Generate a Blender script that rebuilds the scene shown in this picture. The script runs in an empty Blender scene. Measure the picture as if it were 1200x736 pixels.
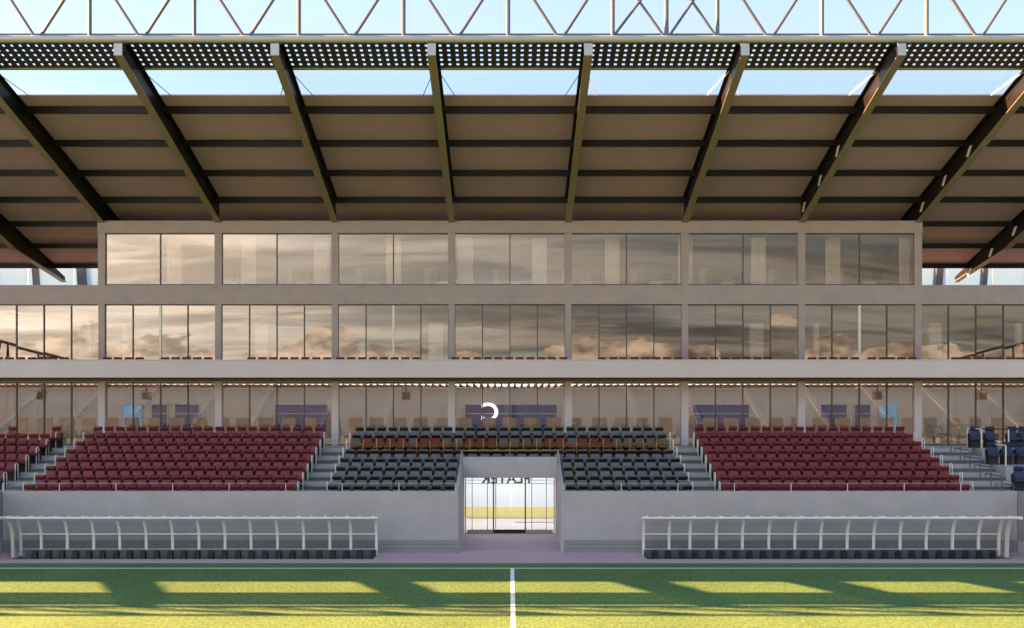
import bpy, bmesh, math, random
from mathutils import Vector, Matrix
random.seed(7)
scene = bpy.context.scene
C = scene.collection
R = math.radians
PI = math.pi

# ------------------------------------------------------------------ camera, sky, sun, exposure
F, H, VX, VY = 1012.0, 5.84, 597.6, 468.0        # focal length in photo pixels, eye height, vanishing point
cam_d = bpy.data.cameras.new('camera')
cam = bpy.data.objects.new('camera', cam_d); C.objects.link(cam)
cam.location = (0, 0, H); cam.rotation_euler = (PI/2, 0, 0)
cam_d.sensor_width = 36; cam_d.lens = F/1200*36
cam_d.shift_x = (600-VX)/1200; cam_d.shift_y = (VY-368)/1200
cam_d.clip_start = .1; cam_d.clip_end = 6000
scene.camera = cam

KX, KY = 2.0, .345                                 # metres a sun ray runs right / towards the pitch per metre it drops
SUN = Vector((-KX, KY, 1)).normalized()           # towards the sun: low, left, a little behind the stand
SUN_ELEV = math.asin(SUN.z); SUN_AZ = math.atan2(SUN.x, SUN.y)
SKY_STRENGTH = .05
world = bpy.data.worlds.new('World'); scene.world = world; world.use_nodes = True
def build_world():
    nt = world.node_tree; N = nt.nodes; L = nt.links; N.clear()
    def nd(t, **k):
        n = N.new(t)
        for a, b in k.items(): setattr(n, a, b)
        return n
    def mth(op, a, b=None, c=None, clamp=False):
        n = nd('ShaderNodeMath', operation=op, use_clamp=clamp)
        for i, v in enumerate((a, b, c)):
            if v is None: continue
            if isinstance(v, (int, float)): n.inputs[i].default_value = v
            else: L.new(v, n.inputs[i])
        return n.outputs[0]
    def mrange(v, a, b, c=0., d=1.):
        n = nd('ShaderNodeMapRange', interpolation_type='SMOOTHSTEP'); L.new(v, n.inputs['Value'])
        for k, x in zip(('From Min','From Max','To Min','To Max'), (a,b,c,d)): n.inputs[k].default_value = x
        return n.outputs[0]
    def noise(vec, scale, detail, rough=.55, dist=0.):
        n = nd('ShaderNodeTexNoise'); L.new(vec, n.inputs['Vector'])
        n.inputs['Scale'].default_value = scale; n.inputs['Detail'].default_value = detail
        n.inputs['Roughness'].default_value = rough; n.inputs['Distortion'].default_value = dist
        return n.outputs['Fac']
    def mixc(f, a, b):
        n = nd('ShaderNodeMix', data_type='RGBA', clamp_factor=True); L.new(f, n.inputs['Factor'])
        for nm, v in (('A', a), ('B', b)):
            s = [i for i in n.inputs if i.name == nm and i.type == 'RGBA'][0]
            if isinstance(v, tuple): s.default_value = v
            else: L.new(v, s)
        return [o for o in n.outputs if o.type == 'RGBA'][0]
    sky = nd('ShaderNodeTexSky', sky_type='NISHITA', sun_disc=False, sun_elevation=SUN_ELEV, sun_rotation=SUN_AZ)
    sky.air_density = 1.0; sky.dust_density = .25; sky.ozone_density = 1.0
    tc = nd('ShaderNodeTexCoord'); d = tc.outputs['Generated']
    sep = nd('ShaderNodeSeparateXYZ'); L.new(d, sep.inputs[0]); z = sep.outputs[2]
    dot = nd('ShaderNodeVectorMath', operation='DOT_PRODUCT'); L.new(d, dot.inputs[0]); dot.inputs[1].default_value = SUN
    toward = mth('POWER', mrange(dot.outputs['Value'], -.5, .5), 1.8)                    # side of the sky nearer the sun
    # thin high streaks: the direction laid out on a high flat sheet
    den = mth('ADD', mth('MAXIMUM', z, 0.), .12)
    cmb = nd('ShaderNodeCombineXYZ'); L.new(mth('DIVIDE', sep.outputs[0], den), cmb.inputs[0]); L.new(mth('DIVIDE', sep.outputs[1], den), cmb.inputs[1])
    mp = nd('ShaderNodeMapping'); L.new(cmb.outputs[0], mp.inputs[0]); mp.inputs['Scale'].default_value = (.55, 1.6, 1); mp.inputs['Rotation'].default_value = (0,0,R(20))
    cirrus = mrange(noise(mp.outputs[0], 1.35, 8, .6, .6), .42, .74)
    # heaped clouds low above the horizon, flat-based, all the way round
    mp2 = nd('ShaderNodeMapping'); L.new(d, mp2.inputs[0]); mp2.inputs['Scale'].default_value = (1, 1, 2.1); mp2.inputs['Location'].default_value = (.37,.11,.02)
    n1 = noise(mp2.outputs[0], 9.5, 9, .52)
    height = mrange(z, .03, .135, .0, .34)
    cum = mth('MULTIPLY', mrange(mth('SUBTRACT', n1, height), .42, .44), mrange(z, .02, .045))
    shade = mrange(noise(mp2.outputs[0], 26., 7, .6), .3, .72)
    # a veil of cloud low round the horizon, thinning out to clear sky higher up
    veil = mth('MULTIPLY', mrange(z, .32, .20), mrange(noise(mp.outputs[0], .8, 7, .6, .8), .25, .62, .55, 1.))
    streaks = mrange(noise(mp.outputs[0], 1.1, 8, .62, .9), .38, .66)
    veil_col = mixc(streaks, mixc(toward, (.36,.37,.40,1), (4.9,4.35,3.75,1)), mixc(toward, (1.38,1.18,1.0,1), (10.5,9.4,8.2,1)))
    cum_lit = mixc(toward, (4.2,3.2,2.3,1), (9.0,7.4,5.8,1))
    cum_col = mixc(shade, mixc(toward, (.45,.40,.38,1), (2.6,2.15,1.8,1)), cum_lit)
    c0 = mixc(mth('ADD', mth('MULTIPLY', cirrus, .25), .50), sky.outputs[0], (1.62,1.86,2.08,1))   # a thin high veil
    c1 = mixc(veil, c0, veil_col)
    c2 = mixc(mth('MULTIPLY', cum, .9), c1, cum_col)
    bg = nd('ShaderNodeBackground'); L.new(c2, bg.inputs[0]); bg.inputs[1].default_value = SKY_STRENGTH
    out = nd('ShaderNodeOutputWorld'); L.new(bg.outputs[0], out.inputs[0])
build_world()
sun_d = bpy.data.lights.new('sun', 'SUN'); sun_d.energy = 5; sun_d.angle = R(.3); sun_d.color = (1, .475, .19)
sun = bpy.data.objects.new('sun', sun_d); C.objects.link(sun)
sun.rotation_euler = SUN.to_track_quat('Z', 'Y').to_euler(); sun.location = (-60, 10, 40)
vs = scene.view_settings
vs.view_transform = 'Standard'; vs.look = 'None'; vs.exposure = 3.2; vs.gamma = 1; vs.use_curve_mapping = False
scene.cycles.max_bounces = 10; scene.cycles.transparent_max_bounces = 16; scene.cycles.diffuse_bounces = 5
scene.cycles.sample_clamp_indirect = 4

# ------------------------------------------------------------------ helpers
def X(px, D): return (px-VX)*D/F
def Z(py, D): return H-(py-VY)*D/F

class MB:                                          # collects boxes, tubes, prisms; build() links them as ONE mesh object
    def __init__(s): s.v = []; s.f = []
    def add(s, vs_, fs):
        o = len(s.v); s.v += [tuple(p) for p in vs_]; s.f += [tuple(i+o for i in f) for f in fs]; return s
    def box(s, x0, x1, y0, y1, z0, z1):
        return s.add([(x0,y0,z0),(x1,y0,z0),(x1,y1,z0),(x0,y1,z0),(x0,y0,z1),(x1,y0,z1),(x1,y1,z1),(x0,y1,z1)],
                     [(0,3,2,1),(4,5,6,7),(0,1,5,4),(1,2,6,5),(2,3,7,6),(3,0,4,7)])
    def tube(s, pts, r, n=8, caps=True):
        pts = [Vector(p) for p in pts]; m = len(pts); ref = None; rings = []
        for i, p in enumerate(pts):
            t = (pts[min(i+1,m-1)]-pts[max(i-1,0)]).normalized()
            if ref is None: ref = t.orthogonal().normalized()
            ref = (ref-t*ref.dot(t)).normalized(); b = t.cross(ref)
            rings.append([p+(ref*math.cos(2*PI*k/n)+b*math.sin(2*PI*k/n))*r for k in range(n)])
        vs_ = [q for g in rings for q in g]; fs = []
        for i in range(m-1):
            for k in range(n): a = i*n+k; b_ = i*n+(k+1)%n; fs.append((a, b_, b_+n, a+n))
        if caps: fs += [tuple(range(n))[::-1], tuple(range((m-1)*n, m*n))]
        return s.add(vs_, fs)
    def prism(s, prof, x0, x1):                    # profile of (y, z) points, extruded along x
        n = len(prof)
        return s.add([(x0,y,z) for y,z in prof]+[(x1,y,z) for y,z in prof],
                     [tuple(range(n)), tuple(range(n,2*n))[::-1]]+[(i, n+i, n+(i+1)%n, (i+1)%n) for i in range(n)])
    def quad(s, a, b, c, d): return s.add([a,b,c,d], [(0,1,2,3)])
    def strip(s, line, x0, x1, t):                 # sheet of thickness t following a (y, z) line
        up = []
        for i, p in enumerate(line):
            a = Vector(line[max(i-1,0)]); b = Vector(line[min(i+1,len(line)-1)]); d = (b-a).normalized()
            up.append((p[0]-d.y*t, p[1]+d.x*t))
        for i in range(len(line)-1):
            s.prism([line[i], line[i+1], up[i+1], up[i]], x0, x1)
        return s
    def mesh(s, name, mat, bevel=0, smooth=False, seg=1):
        me = bpy.data.meshes.new(name); me.from_pydata(s.v, [], s.f)
        bm = bmesh.new(); bm.from_mesh(me)
        if bevel:
            bmesh.ops.remove_doubles(bm, verts=bm.verts, dist=1e-5)
            bmesh.ops.bevel(bm, geom=[e for e in bm.edges if e.is_manifold and e.calc_face_angle(0) > .5], offset=bevel, segments=seg, affect='EDGES', clamp_overlap=True)
        bmesh.ops.recalc_face_normals(bm, faces=bm.faces)
        bm.to_mesh(me); bm.free()
        if smooth:
            for p in me.polygons: p.use_smooth = True
            try: me.set_sharp_from_angle(angle=R(40))
            except Exception: pass
        me.materials.append(M[mat])
        return me
    def build(s, name, mat, parent=None, loc=None, **k):
        return link(name, s.mesh(name, mat, **k), parent, loc)
def link(name, me, parent=None, loc=None, rz=0):
    o = bpy.data.objects.new(name, me); C.objects.link(o)
    if parent: o.parent = parent
    if loc: o.location = loc
    if rz: o.rotation_euler = (0,0,rz)
    return o
def tag(o, label=None, cat=None, group=None, kind=None):
    for k, v in (('label',label),('category',cat),('group',group),('kind',kind)):
        if v: o[k] = v
    return o
def thing(name, label, cat, loc=(0,0,0), rz=0, group=None):
    return tag(link(name, None, None, loc, rz), label, cat, group)
def part_group(name, parent, loc=(0,0,0)): return link(name, None, parent, loc)
def copy_tree(o, parent=None):
    c = o.copy(); C.objects.link(c); c.parent = parent
    for ch in [x for x in o.children]: copy_tree(ch, c)
    return c
class Proto:                                       # a thing described once: list of (part name, mesh, subparts)
    def __init__(s, parts): s.parts = parts
    def place(s, name, label, cat, loc, rz=0, group=None):
        r = thing(name, label, cat, loc, rz, group)
        for nm, me in s.parts: link(nm, me, r)
        return r
ORD = ['zeroth','first','second','third','fourth','fifth','sixth','seventh','eighth','ninth','tenth','eleventh','twelfth','thirteenth','fourteenth','fifteenth',
       'sixteenth','seventeenth','eighteenth','nineteenth','twentieth','twenty-first','twenty-second','twenty-third','twenty-fourth','twenty-fifth','twenty-sixth','twenty-seventh','twenty-eighth']
NUM = ['zero','one','two','three','four','five','six','seven','eight','nine']

# ------------------------------------------------------------------ materials
M = {}
def mat(name, col, rough=.6, metal=0, var=.0, vscale=3., bump=0., bscale=40., spec=.5, streak=None, coat=0, per_object=0.):
    m = bpy.data.materials.new(name); m.use_nodes = True; nt = m.node_tree; N = nt.nodes; L = nt.links
    b = N['Principled BSDF']; b.inputs['Roughness'].default_value = rough; b.inputs['Metallic'].default_value = metal
    b.inputs['Specular IOR Level'].default_value = spec; b.inputs['Coat Weight'].default_value = coat
    b.inputs['Base Color'].default_value = (*col, 1)
    tc = N.new('ShaderNodeTexCoord'); src = tc.outputs['Object']
    if var or per_object:
        hsv = N.new('ShaderNodeHueSaturation'); hsv.inputs['Color'].default_value = (*col, 1)
        mp = N.new('ShaderNodeMapping'); L.new(src, mp.inputs[0])
        if streak: mp.inputs['Scale'].default_value = streak
        n = N.new('ShaderNodeTexNoise'); L.new(mp.outputs[0], n.inputs['Vector']); n.inputs['Scale'].default_value = vscale
        n.inputs['Detail'].default_value = 6; n.inputs['Roughness'].default_value = .62
        mr = N.new('ShaderNodeMapRange'); L.new(n.outputs['Fac'], mr.inputs['Value'])
        mr.inputs['From Min'].default_value = .25; mr.inputs['From Max'].default_value = .75
        mr.inputs['To Min'].default_value = 1-var; mr.inputs['To Max'].default_value = 1+var
        v = mr.outputs[0]
        if per_object:
            oi = N.new('ShaderNodeObjectInfo'); m2 = N.new('ShaderNodeMapRange'); L.new(oi.outputs['Random'], m2.inputs['Value'])
            m2.inputs['To Min'].default_value = 1-per_object; m2.inputs['To Max'].default_value = 1+per_object
            mu = N.new('ShaderNodeMath'); mu.operation = 'MULTIPLY'; L.new(v, mu.inputs[0]); L.new(m2.outputs[0], mu.inputs[1]); v = mu.outputs[0]
        L.new(v, hsv.inputs['Value']); L.new(hsv.outputs[0], b.inputs['Base Color'])
    if bump:
        n2 = N.new('ShaderNodeTexNoise'); L.new(src, n2.inputs['Vector']); n2.inputs['Scale'].default_value = bscale; n2.inputs['Detail'].default_value = 4
        bp = N.new('ShaderNodeBump'); bp.inputs['Strength'].default_value = bump; bp.inputs['Distance'].default_value = .02
        L.new(n2.outputs['Fac'], bp.inputs['Height']); L.new(bp.outputs[0], b.inputs['Normal'])
    M[name] = m; return m
def emit(name, col, strength):
    m = bpy.data.materials.new(name); m.use_nodes = True; b = m.node_tree.nodes['Principled BSDF']
    b.inputs['Base Color'].default_value = (*col, 1); b.inputs['Emission Color'].default_value = (*col, 1); b.inputs['Emission Strength'].default_value = strength
    M[name] = m
def glass(name, through, mirror, fac, rough=0., fres=.5, wave=0.):
    m = bpy.data.materials.new(name); m.use_nodes = True; nt = m.node_tree; N = nt.nodes; L = nt.links; N.clear()
    t = N.new('ShaderNodeBsdfTransparent'); t.inputs[0].default_value = (*through, 1)
    g = N.new('ShaderNodeBsdfGlossy'); g.inputs[0].default_value = (*mirror, 1); g.inputs['Roughness'].default_value = rough
    lw = N.new('ShaderNodeLayerWeight'); lw.inputs[0].default_value = .5
    pw = N.new('ShaderNodeMath'); pw.operation = 'POWER'; L.new(lw.outputs['Facing'], pw.inputs[0]); pw.inputs[1].default_value = 5
    mr = N.new('ShaderNodeMapRange'); L.new(pw.outputs[0], mr.inputs['Value']); mr.inputs['To Min'].default_value = fac; mr.inputs['To Max'].default_value = .9
    mx = N.new('ShaderNodeMixShader'); L.new(mr.outputs[0], mx.inputs[0]); L.new(t.outputs[0], mx.inputs[1]); L.new(g.outputs[0], mx.inputs[2])
    if wave:                                       # panes are never quite flat
        tc = N.new('ShaderNodeTexCoord'); n = N.new('ShaderNodeTexNoise'); L.new(tc.outputs['Object'], n.inputs['Vector']); n.inputs['Scale'].default_value = .9; n.inputs['Detail'].default_value = 1
        bp = N.new('ShaderNodeBump'); bp.inputs['Strength'].default_value = wave; bp.inputs['Distance'].default_value = .02
        L.new(n.outputs['Fac'], bp.inputs['Height']); L.new(bp.outputs[0], g.inputs['Normal'])
    o = N.new('ShaderNodeOutputMaterial'); L.new(mx.outputs[0], o.inputs[0]); M[name] = m
mat('facade', (.40,.335,.345), .75, var=.09, vscale=1.5, bump=.3, bscale=30)
mat('parapet', (.63,.56,.58), .7, var=.05, vscale=.9, bump=.08, bscale=60)
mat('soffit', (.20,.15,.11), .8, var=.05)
mat('concrete', (.44,.405,.42), .8, var=.09, vscale=1.1, bump=.3, bscale=50)
mat('concrete_dark', (.27,.265,.265), .8, var=.08, vscale=1.4, bump=.25, bscale=45)
mat('deck', (.11,.12,.135), .85, var=.1)
mat('step', (.40,.395,.39), .75, var=.08, vscale=2, bump=.15)
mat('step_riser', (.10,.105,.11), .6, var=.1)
mat('track', (.47,.335,.385), .85, var=.05, vscale=.8, bump=.2, bscale=90)
mat('ground', (.10,.11,.12), .9, var=.2, vscale=.2)
mat('line_paint', (.78,.79,.78), .7, var=.06, vscale=6)
mat('roof_sheet', (.40,.285,.36), .7, var=.07, vscale=.9, per_object=.05)
mat('roof_top', (.45,.44,.42), .6)
mat('steel_dark', (.009,.008,.0075), .42, 0, spec=.3, var=.15, vscale=1.2)
mat('flange', (.26,.225,.15), .42, .25, var=.05)
mat('steel_grey', (.115,.13,.165), .4, .3, var=.05)
mat('steel_pale', (.46,.47,.50), .35, .3, var=.04)
mat('pipe', (.34,.31,.27), .38, .3, var=.05)
mat('grating', (.055,.05,.045), .5, .4)
mat('white_frame', (.80,.78,.74), .35, var=.03)
mat('mullion', (.09,.08,.075), .4, .4)
mat('mullion_light', (.45,.43,.42), .4, .3)
mat('brass', (.50,.33,.14), .3, .8)
mat('red_vinyl', (.175,.018,.027), .48, var=.06, vscale=8, bump=.04, bscale=30, per_object=.17)
mat('red_shade', (.105,.009,.014), .42, var=.06, vscale=8, per_object=.17)  # darker red puts the shade of the headrest front into colour
mat('dugout_frame', (.84,.80,.74), .35, var=.05)
mat('tan', (.50,.34,.19), .5)
mat('seat_base', (.02,.02,.02), .6)
mat('black_vinyl', (.007,.007,.007), .33, per_object=.15)
mat('grey_vinyl', (.112,.115,.128), .32, var=.06, vscale=8, per_object=.12)
mat('blue_vinyl', (.010,.025,.085), .4, var=.05)
mat('dugout_back', (.055,.058,.075), .5, per_object=.15)
mat('dugout_side', (.008,.008,.010), .5)
mat('room_wall', (.32,.345,.37), .85, var=.03)
mat('room_floor', (.30,.23,.17), .6, var=.08)
mat('room_white', (.84,.83,.84), .8)
mat('curtain', (.86,.86,.90), .85, var=.04, vscale=14, streak=(1,1,.02))
mat('wood', (.42,.24,.12), .55, var=.15, vscale=3, streak=(1,1,6))
mat('slat', (.55,.38,.26), .6, var=.12, vscale=2)
mat('beige', (.74,.69,.63), .7, var=.05)
mat('blue_film', (.018,.06,.22), .25, var=.15, vscale=.8)
mat('blue_light', (.16,.48,.95), .25, var=.2, vscale=.7)
mat('monitor', (.02,.02,.025), .25)
mat('sign_brown', (.10,.045,.025), .5)
mat('yellow_wall', (.80,.66,.24), .7, var=.04)
mat('lobby_white', (.74,.76,.80), .7)
mat('lobby_floor', (.62,.54,.50), .35, var=.04)
mat('far_terrace', (.035,.052,.08), .85, var=.1, vscale=.6)
mat('far_step', (.085,.10,.13), .8)
mat('far_aisle', (.11,.14,.19), .8)
mat('polycarb', (.86,.88,.90), .5)
emit('sign_white', (.95,.95,.93), .16)
emit('ceiling_lamp', (.93,.96,1), .34)
emit('hall_lamp', (.90,.95,1), 1.15)
glass('bronze_glass', (.93,.89,.84), (.91,.83,.76), .20, wave=.006)
glass('clear_glass', (.90,.92,.92), (.9,.9,.9), .05)
glass('rail_glass', (.90,.80,.70), (.9,.7,.55), .018)
glass('poly_glass', (.90,.90,.89), (.9,.9,.9), .05, rough=.06)
glass('roof_glass', (.93,.95,.96), (.9,.9,.9), .04)
# the pitch: green turf, mown in bands, flecked
def pitch_material():
    m = bpy.data.materials.new('turf'); m.use_nodes = True; nt = m.node_tree; N = nt.nodes; L = nt.links
    b = N['Principled BSDF']; b.inputs['Roughness'].default_value = .9; b.inputs['Specular IOR Level'].default_value = .15
    tc = N.new('ShaderNodeTexCoord')
    mg = N.new('ShaderNodeMapping'); L.new(tc.outputs['Object'], mg.inputs[0]); mg.inputs['Scale'].default_value = (15, 4.5, 1)
    n = N.new('ShaderNodeTexNoise'); L.new(mg.outputs[0], n.inputs['Vector']); n.inputs['Scale'].default_value = 1; n.inputs['Detail'].default_value = 8; n.inputs['Roughness'].default_value = .75
    r = N.new('ShaderNodeValToRGB'); L.new(n.outputs['Fac'], r.inputs[0])
    r.color_ramp.elements[0].position = .34; r.color_ramp.elements[0].color = (.032,.094,.036,1)
    r.color_ramp.elements[1].position = .66; r.color_ramp.elements[1].color = (.160,.258,.090,1)
    n2 = N.new('ShaderNodeTexNoise'); L.new(tc.outputs['Object'], n2.inputs['Vector']); n2.inputs['Scale'].default_value = .35; n2.inputs['Detail'].default_value = 4
    mr = N.new('ShaderNodeMapRange'); L.new(n2.outputs['Fac'], mr.inputs['Value']); mr.inputs['From Min'].default_value = .3; mr.inputs['From Max'].default_value = .7; mr.inputs['To Min'].default_value = .88; mr.inputs['To Max'].default_value = 1.12
    h = N.new('ShaderNodeHueSaturation'); L.new(r.outputs[0], h.inputs['Color']); L.new(mr.outputs[0], h.inputs['Value']); L.new(h.outputs[0], b.inputs['Base Color'])
    n3 = N.new('ShaderNodeTexNoise'); L.new(tc.outputs['Object'], n3.inputs['Vector']); n3.inputs['Scale'].default_value = 30; n3.inputs['Detail'].default_value = 4
    bp = N.new('ShaderNodeBump'); bp.inputs['Strength'].default_value = .35; bp.inputs['Distance'].default_value = .03; L.new(n3.outputs['Fac'], bp.inputs['Height']); L.new(bp.outputs[0], b.inputs['Normal'])
    M['turf'] = m
pitch_material()
# white sheets at the back of the upper deck: daylight comes through
def poly_material():
    m = bpy.data.materials.new('white_sheet'); m.use_nodes = True; nt = m.node_tree; N = nt.nodes; L = nt.links; N.clear()
    d = N.new('ShaderNodeBsdfDiffuse'); d.inputs[0].default_value = (.72,.80,.90,1)
    t = N.new('ShaderNodeBsdfTranslucent'); t.inputs[0].default_value = (.62,.85,1.0,1)
    mx = N.new('ShaderNodeMixShader'); mx.inputs[0].default_value = .6; L.new(d.outputs[0], mx.inputs[1]); L.new(t.outputs[0], mx.inputs[2])
    o = N.new('ShaderNodeOutputMaterial'); L.new(mx.outputs[0], o.inputs[0]); M['white_sheet'] = m
poly_material()

# ------------------------------------------------------------------ ground, track, pitch
def sheet_with_holes(name, mat_, xs, ys, z, holes, kind='structure'):
    mb = MB()
    for i in range(len(xs)-1):
        for j in range(len(ys)-1):
            cx = (xs[i]+xs[i+1])/2; cy = (ys[j]+ys[j+1])/2
            if any(a < cx < b and c < cy < d for a,b,c,d in holes): continue
            mb.quad((xs[i],ys[j],z),(xs[i+1],ys[j],z),(xs[i+1],ys[j+1],z),(xs[i],ys[j+1],z))
    return tag(mb.build(name, mat_), kind=kind)
PIT = (-18.35, -5.0, 31.6, 32.32); PIT_R = (5.0, 18.35, 31.6, 32.32)
GX = [-2500,-100,-18.35,-5.0,5.0,18.35,100,2500]
sheet_with_holes('ground', 'ground', GX, [-2500,-60,31.6,32.32,60,2500], -.008, [PIT, PIT_R])
sheet_with_holes('paved_track', 'track', [-100,-18.35,-5.0,5.0,18.35,100], [30.78,31.6,32.32,37.6], -.004, [PIT, PIT_R])
sheet_with_holes('pitch', 'turf', [-70,70], [-42,30.78], 0, [])
tag(MB().quad((-70,29.79,.004),(70,29.79,.004),(70,29.90,.004),(-70,29.90,.004)).build('touch_line', 'line_paint'), kind='structure')
tag(MB().quad((.055,-42,.004),(.185,-42,.004),(.145,29.79,.004),(.015,29.79,.004)).build('halfway_line', 'line_paint'), kind='structure')
for nm, (a,b,c,d) in (('dugout_pit', PIT), ('dugout_pit', PIT_R)):
    m = MB(); z = -.5
    m.quad((a,c,z),(b,c,z),(b,d,z),(a,d,z)); m.quad((a,c,z),(a,d,z),(a,d,-.01),(a,c,-.01)); m.quad((b,d,z),(b,c,z),(b,c,-.01),(b,d,-.01))
    m.quad((a,d,z),(b,d,z),(b,d,-.01),(a,d,-.01)); m.quad((b,c,z),(a,c,z),(a,c,-.01),(b,c,-.01))
    tag(m.build(nm, 'concrete_dark'), kind='structure')

# ------------------------------------------------------------------ seating terrace
def RD(k): return 33.5+.797*(k-1)                  # distance of the seat backs in row k
def RZ(k): return 1.58+.296*(k-1)                  # level of the tread in row k
TER = thing('seating_terrace', 'stepped grey concrete terrace under the seats with stair aisles', 'terrace', (0,0,0))
for k in range(1, 9):
    y0 = max(RD(k)-.55, 33.26); y1 = RD(k)+.247 if k < 8 else 41.0; z = RZ(k)
    spans = [(-30,-2.1,0), (2.1,20.6,0)]
    if k >= 5: spans = [(-30,-4,0), (-4,4,z-.2), (4,20.6,0)]
    for a,b,zb in spans:
        MB().box(a,b,y0,y1,zb,z).build('step', 'step', TER)
AISLES = [(-20.4,-19.2), (-8.35,-7.25), (7.25,8.35), (18.25,20.55)]
for a,b in AISLES:
    for k in range(1, 8):
        e = RD(k)+.245
        MB().box(a+.03, b-.03, e-.38, e, RZ(k)+.001, RZ(k)+.148).build('half_step', 'step', TER)
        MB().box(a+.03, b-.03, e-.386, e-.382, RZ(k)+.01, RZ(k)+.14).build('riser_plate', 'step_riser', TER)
for (y0,y1,z,x0) in ((38.3,41,3.655,20.95),(35.9,38.295,3.06,20.62),(33.3,35.895,2.2,20.62)):
    MB().box(x0, 30, y0, y1, 0, z).build('platform', 'step', TER)

# ------------------------------------------------------------------ pitch-side walls
WT = 2.32
def pitch_wall(x0, x1, label):
    t = thing('pitch_wall', label, 'wall')
    MB().box(x0, x1, 33.0, 33.25, 0, WT).build('wall_face', 'concrete', t, bevel=.012)
    pa, pb = (x0, x1+.10) if x1 < 0 else (x0+.10, x1)
    for i, (z0, z1) in enumerate(((0,.145),(.155,.30),(.31,.46))):
        MB().box(pa, pb-.0, 32.965+.006*i, 32.998, z0+.001, z1).build('plinth_board', 'concrete_dark', t)
    return t
pitch_wall(-19.4, -1.97, 'long light grey rendered pitch wall left of the tunnel')
pitch_wall(1.97, 19.4, 'long light grey rendered pitch wall right of the tunnel')
for s, lab in ((-1,'dark grey wing wall stepping forward at the left edge'), (1,'dark grey wing wall stepping forward at the right edge')):
    t = thing('wing_wall', lab, 'wall')
    x0, x1 = (19.42, 30)
    m = MB().box(min(s*x0,s*x1), max(s*x0,s*x1), 30.9, 33.4, 0, 2.30); m.build('wall_face', 'concrete_dark', t, bevel=.012)
    MB().box(min(s*(x0-.035),s*(x0-.002)), max(s*(x0-.035),s*(x0-.002)), 30.9, 32.94, .001, .46).build('plinth_board', 'concrete', t)

# ------------------------------------------------------------------ player tunnel
TUN = thing('player_tunnel', 'grey walled player tunnel opening in the middle of the stand', 'tunnel')
for s in (-1, 1):
    prof = [(33.255,0),(37.55,0),(37.55,3.32),(36.6,3.32),(33.255,2.32)]
    a, b = sorted((s*1.97, s*2.095))
    MB().prism(prof, a, b).build('side_wall', 'concrete', TUN)
    MB().tube([(s*2.03,33.1,2.36),(s*2.03,33.1,2.62),(s*2.03,36.4,3.66),(s*2.03,36.4,3.36)], .03).build('sloping_rail', 'steel_pale', TUN, smooth=True)
MB().box(-1.968, 1.968, 35.98, 36.135, 2.565, 3.44).build('lintel', 'concrete', TUN, bevel=.01)
MB().box(-1.968, 1.968, 36.95, 37.55, 2.58, 2.63).build('tunnel_ceiling', 'concrete', TUN)
MB().tube([(-1.95,36.06,3.44),(-1.95,36.06,3.70),(1.95,36.06,3.70),(1.95,36.06,3.44)], .018).build('lintel_rail', 'brass', TUN, smooth=True)
MB().tube([(0,36.06,3.44),(0,36.06,3.70)], .012).build('rail_post', 'brass', TUN)
# glass doors at the back of the tunnel
DOOR = thing('glass_door_screen', 'clear glass doors in a thin brown frame at the tunnel back', 'door')
zx = lambda q: X(520+q/4.6, 37.6)
zz = lambda q: Z(510+q/4.6, 37.6)
fr = MB().box(-1.95,-1.90,37.56,37.66,.01,2.60).box(1.90,1.95,37.56,37.66,.01,2.60).box(-1.90,1.90,37.56,37.66,2.50,2.60)
fr.build('frame', 'tan', DOOR)
ms = [153, 235, 268, 440, 475, 553]
for i, q in enumerate(ms):
    x = zx(q); w = .028 if q in (268,440) else .016
    MB().box(x-w, x+w, 37.58, 37.63, .02, 2.498).build('mullion', 'mullion', DOOR)
MB().box(zx(280)-.02, zx(280)+.02, 37.66, 37.70, .02, 2.5).build('door_edge', 'white_frame', DOOR)
for q in (242, 260): MB().box(-1.898, 1.898, 37.565, 37.577, zz(q)-.012, zz(q)+.012).build('header_bar', 'mullion_light', DOOR)
edges = [-1.90]+[zx(q) for q in ms]+[1.90]
for a, b in zip(edges[:-1], edges[1:]): MB().box(a+.03, b-.03, 37.600, 37.608, .17, 2.497).build('pane', 'clear_glass', DOOR)
for a, b, mm in ((edges[0],edges[3],'mullion_light'),(edges[3],edges[4],'monitor'),(edges[4],edges[7],'mullion_light')):
    MB().box(a+.03, b-.03, 37.57, 37.64, .015, .17).build('bottom_rail', mm, DOOR)
MB().box(-1.88, 1.88, 37.568, 37.578, Z(607,37.57)-.012, Z(607,37.57)+.012).build('push_bar', 'mullion', DOOR)
MB().box(zx(385), 1.88, 37.568, 37.578, Z(612,37.57)-.012, Z(612,37.57)+.012).build('push_bar', 'mullion', DOOR)
# bright lobby behind the doors
LOB = thing('tunnel_lobby', 'bright white lobby with yellow lower wall behind the tunnel doors', 'room')
MB().box(-3.9,3.9,37.7,43.0,-.05,.006).build('floor', 'lobby_floor', LOB)
MB().box(-3.9,3.9,43.0,43.1,.0,2.80).build('back_wall', 'lobby_white', LOB)
MB().box(-3.88,3.88,42.96,42.995,.01,.48).build('lower_wall_band', 'yellow_wall', LOB)
for s in (-1,1):
    a,b = sorted((s*3.9,s*3.98)); MB().box(a,b,37.58,43.1,0,2.80).build('side_wall', 'lobby_white', LOB)
    a,b = sorted((s*2.0,s*3.9)); MB().box(a,b,37.60,37.68,0,2.8).build('return_wall', 'lobby_white', LOB)
MB().box(-3.98,3.98,37.56,43.1,2.80,2.85).build('ceiling', 'room_white', LOB)
for i in range(3): MB().box(-3.4+2.35*i,-1.3+2.35*i,38.6,42.4,2.775,2.797).build('light_panel', 'ceiling_lamp', LOB)

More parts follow.
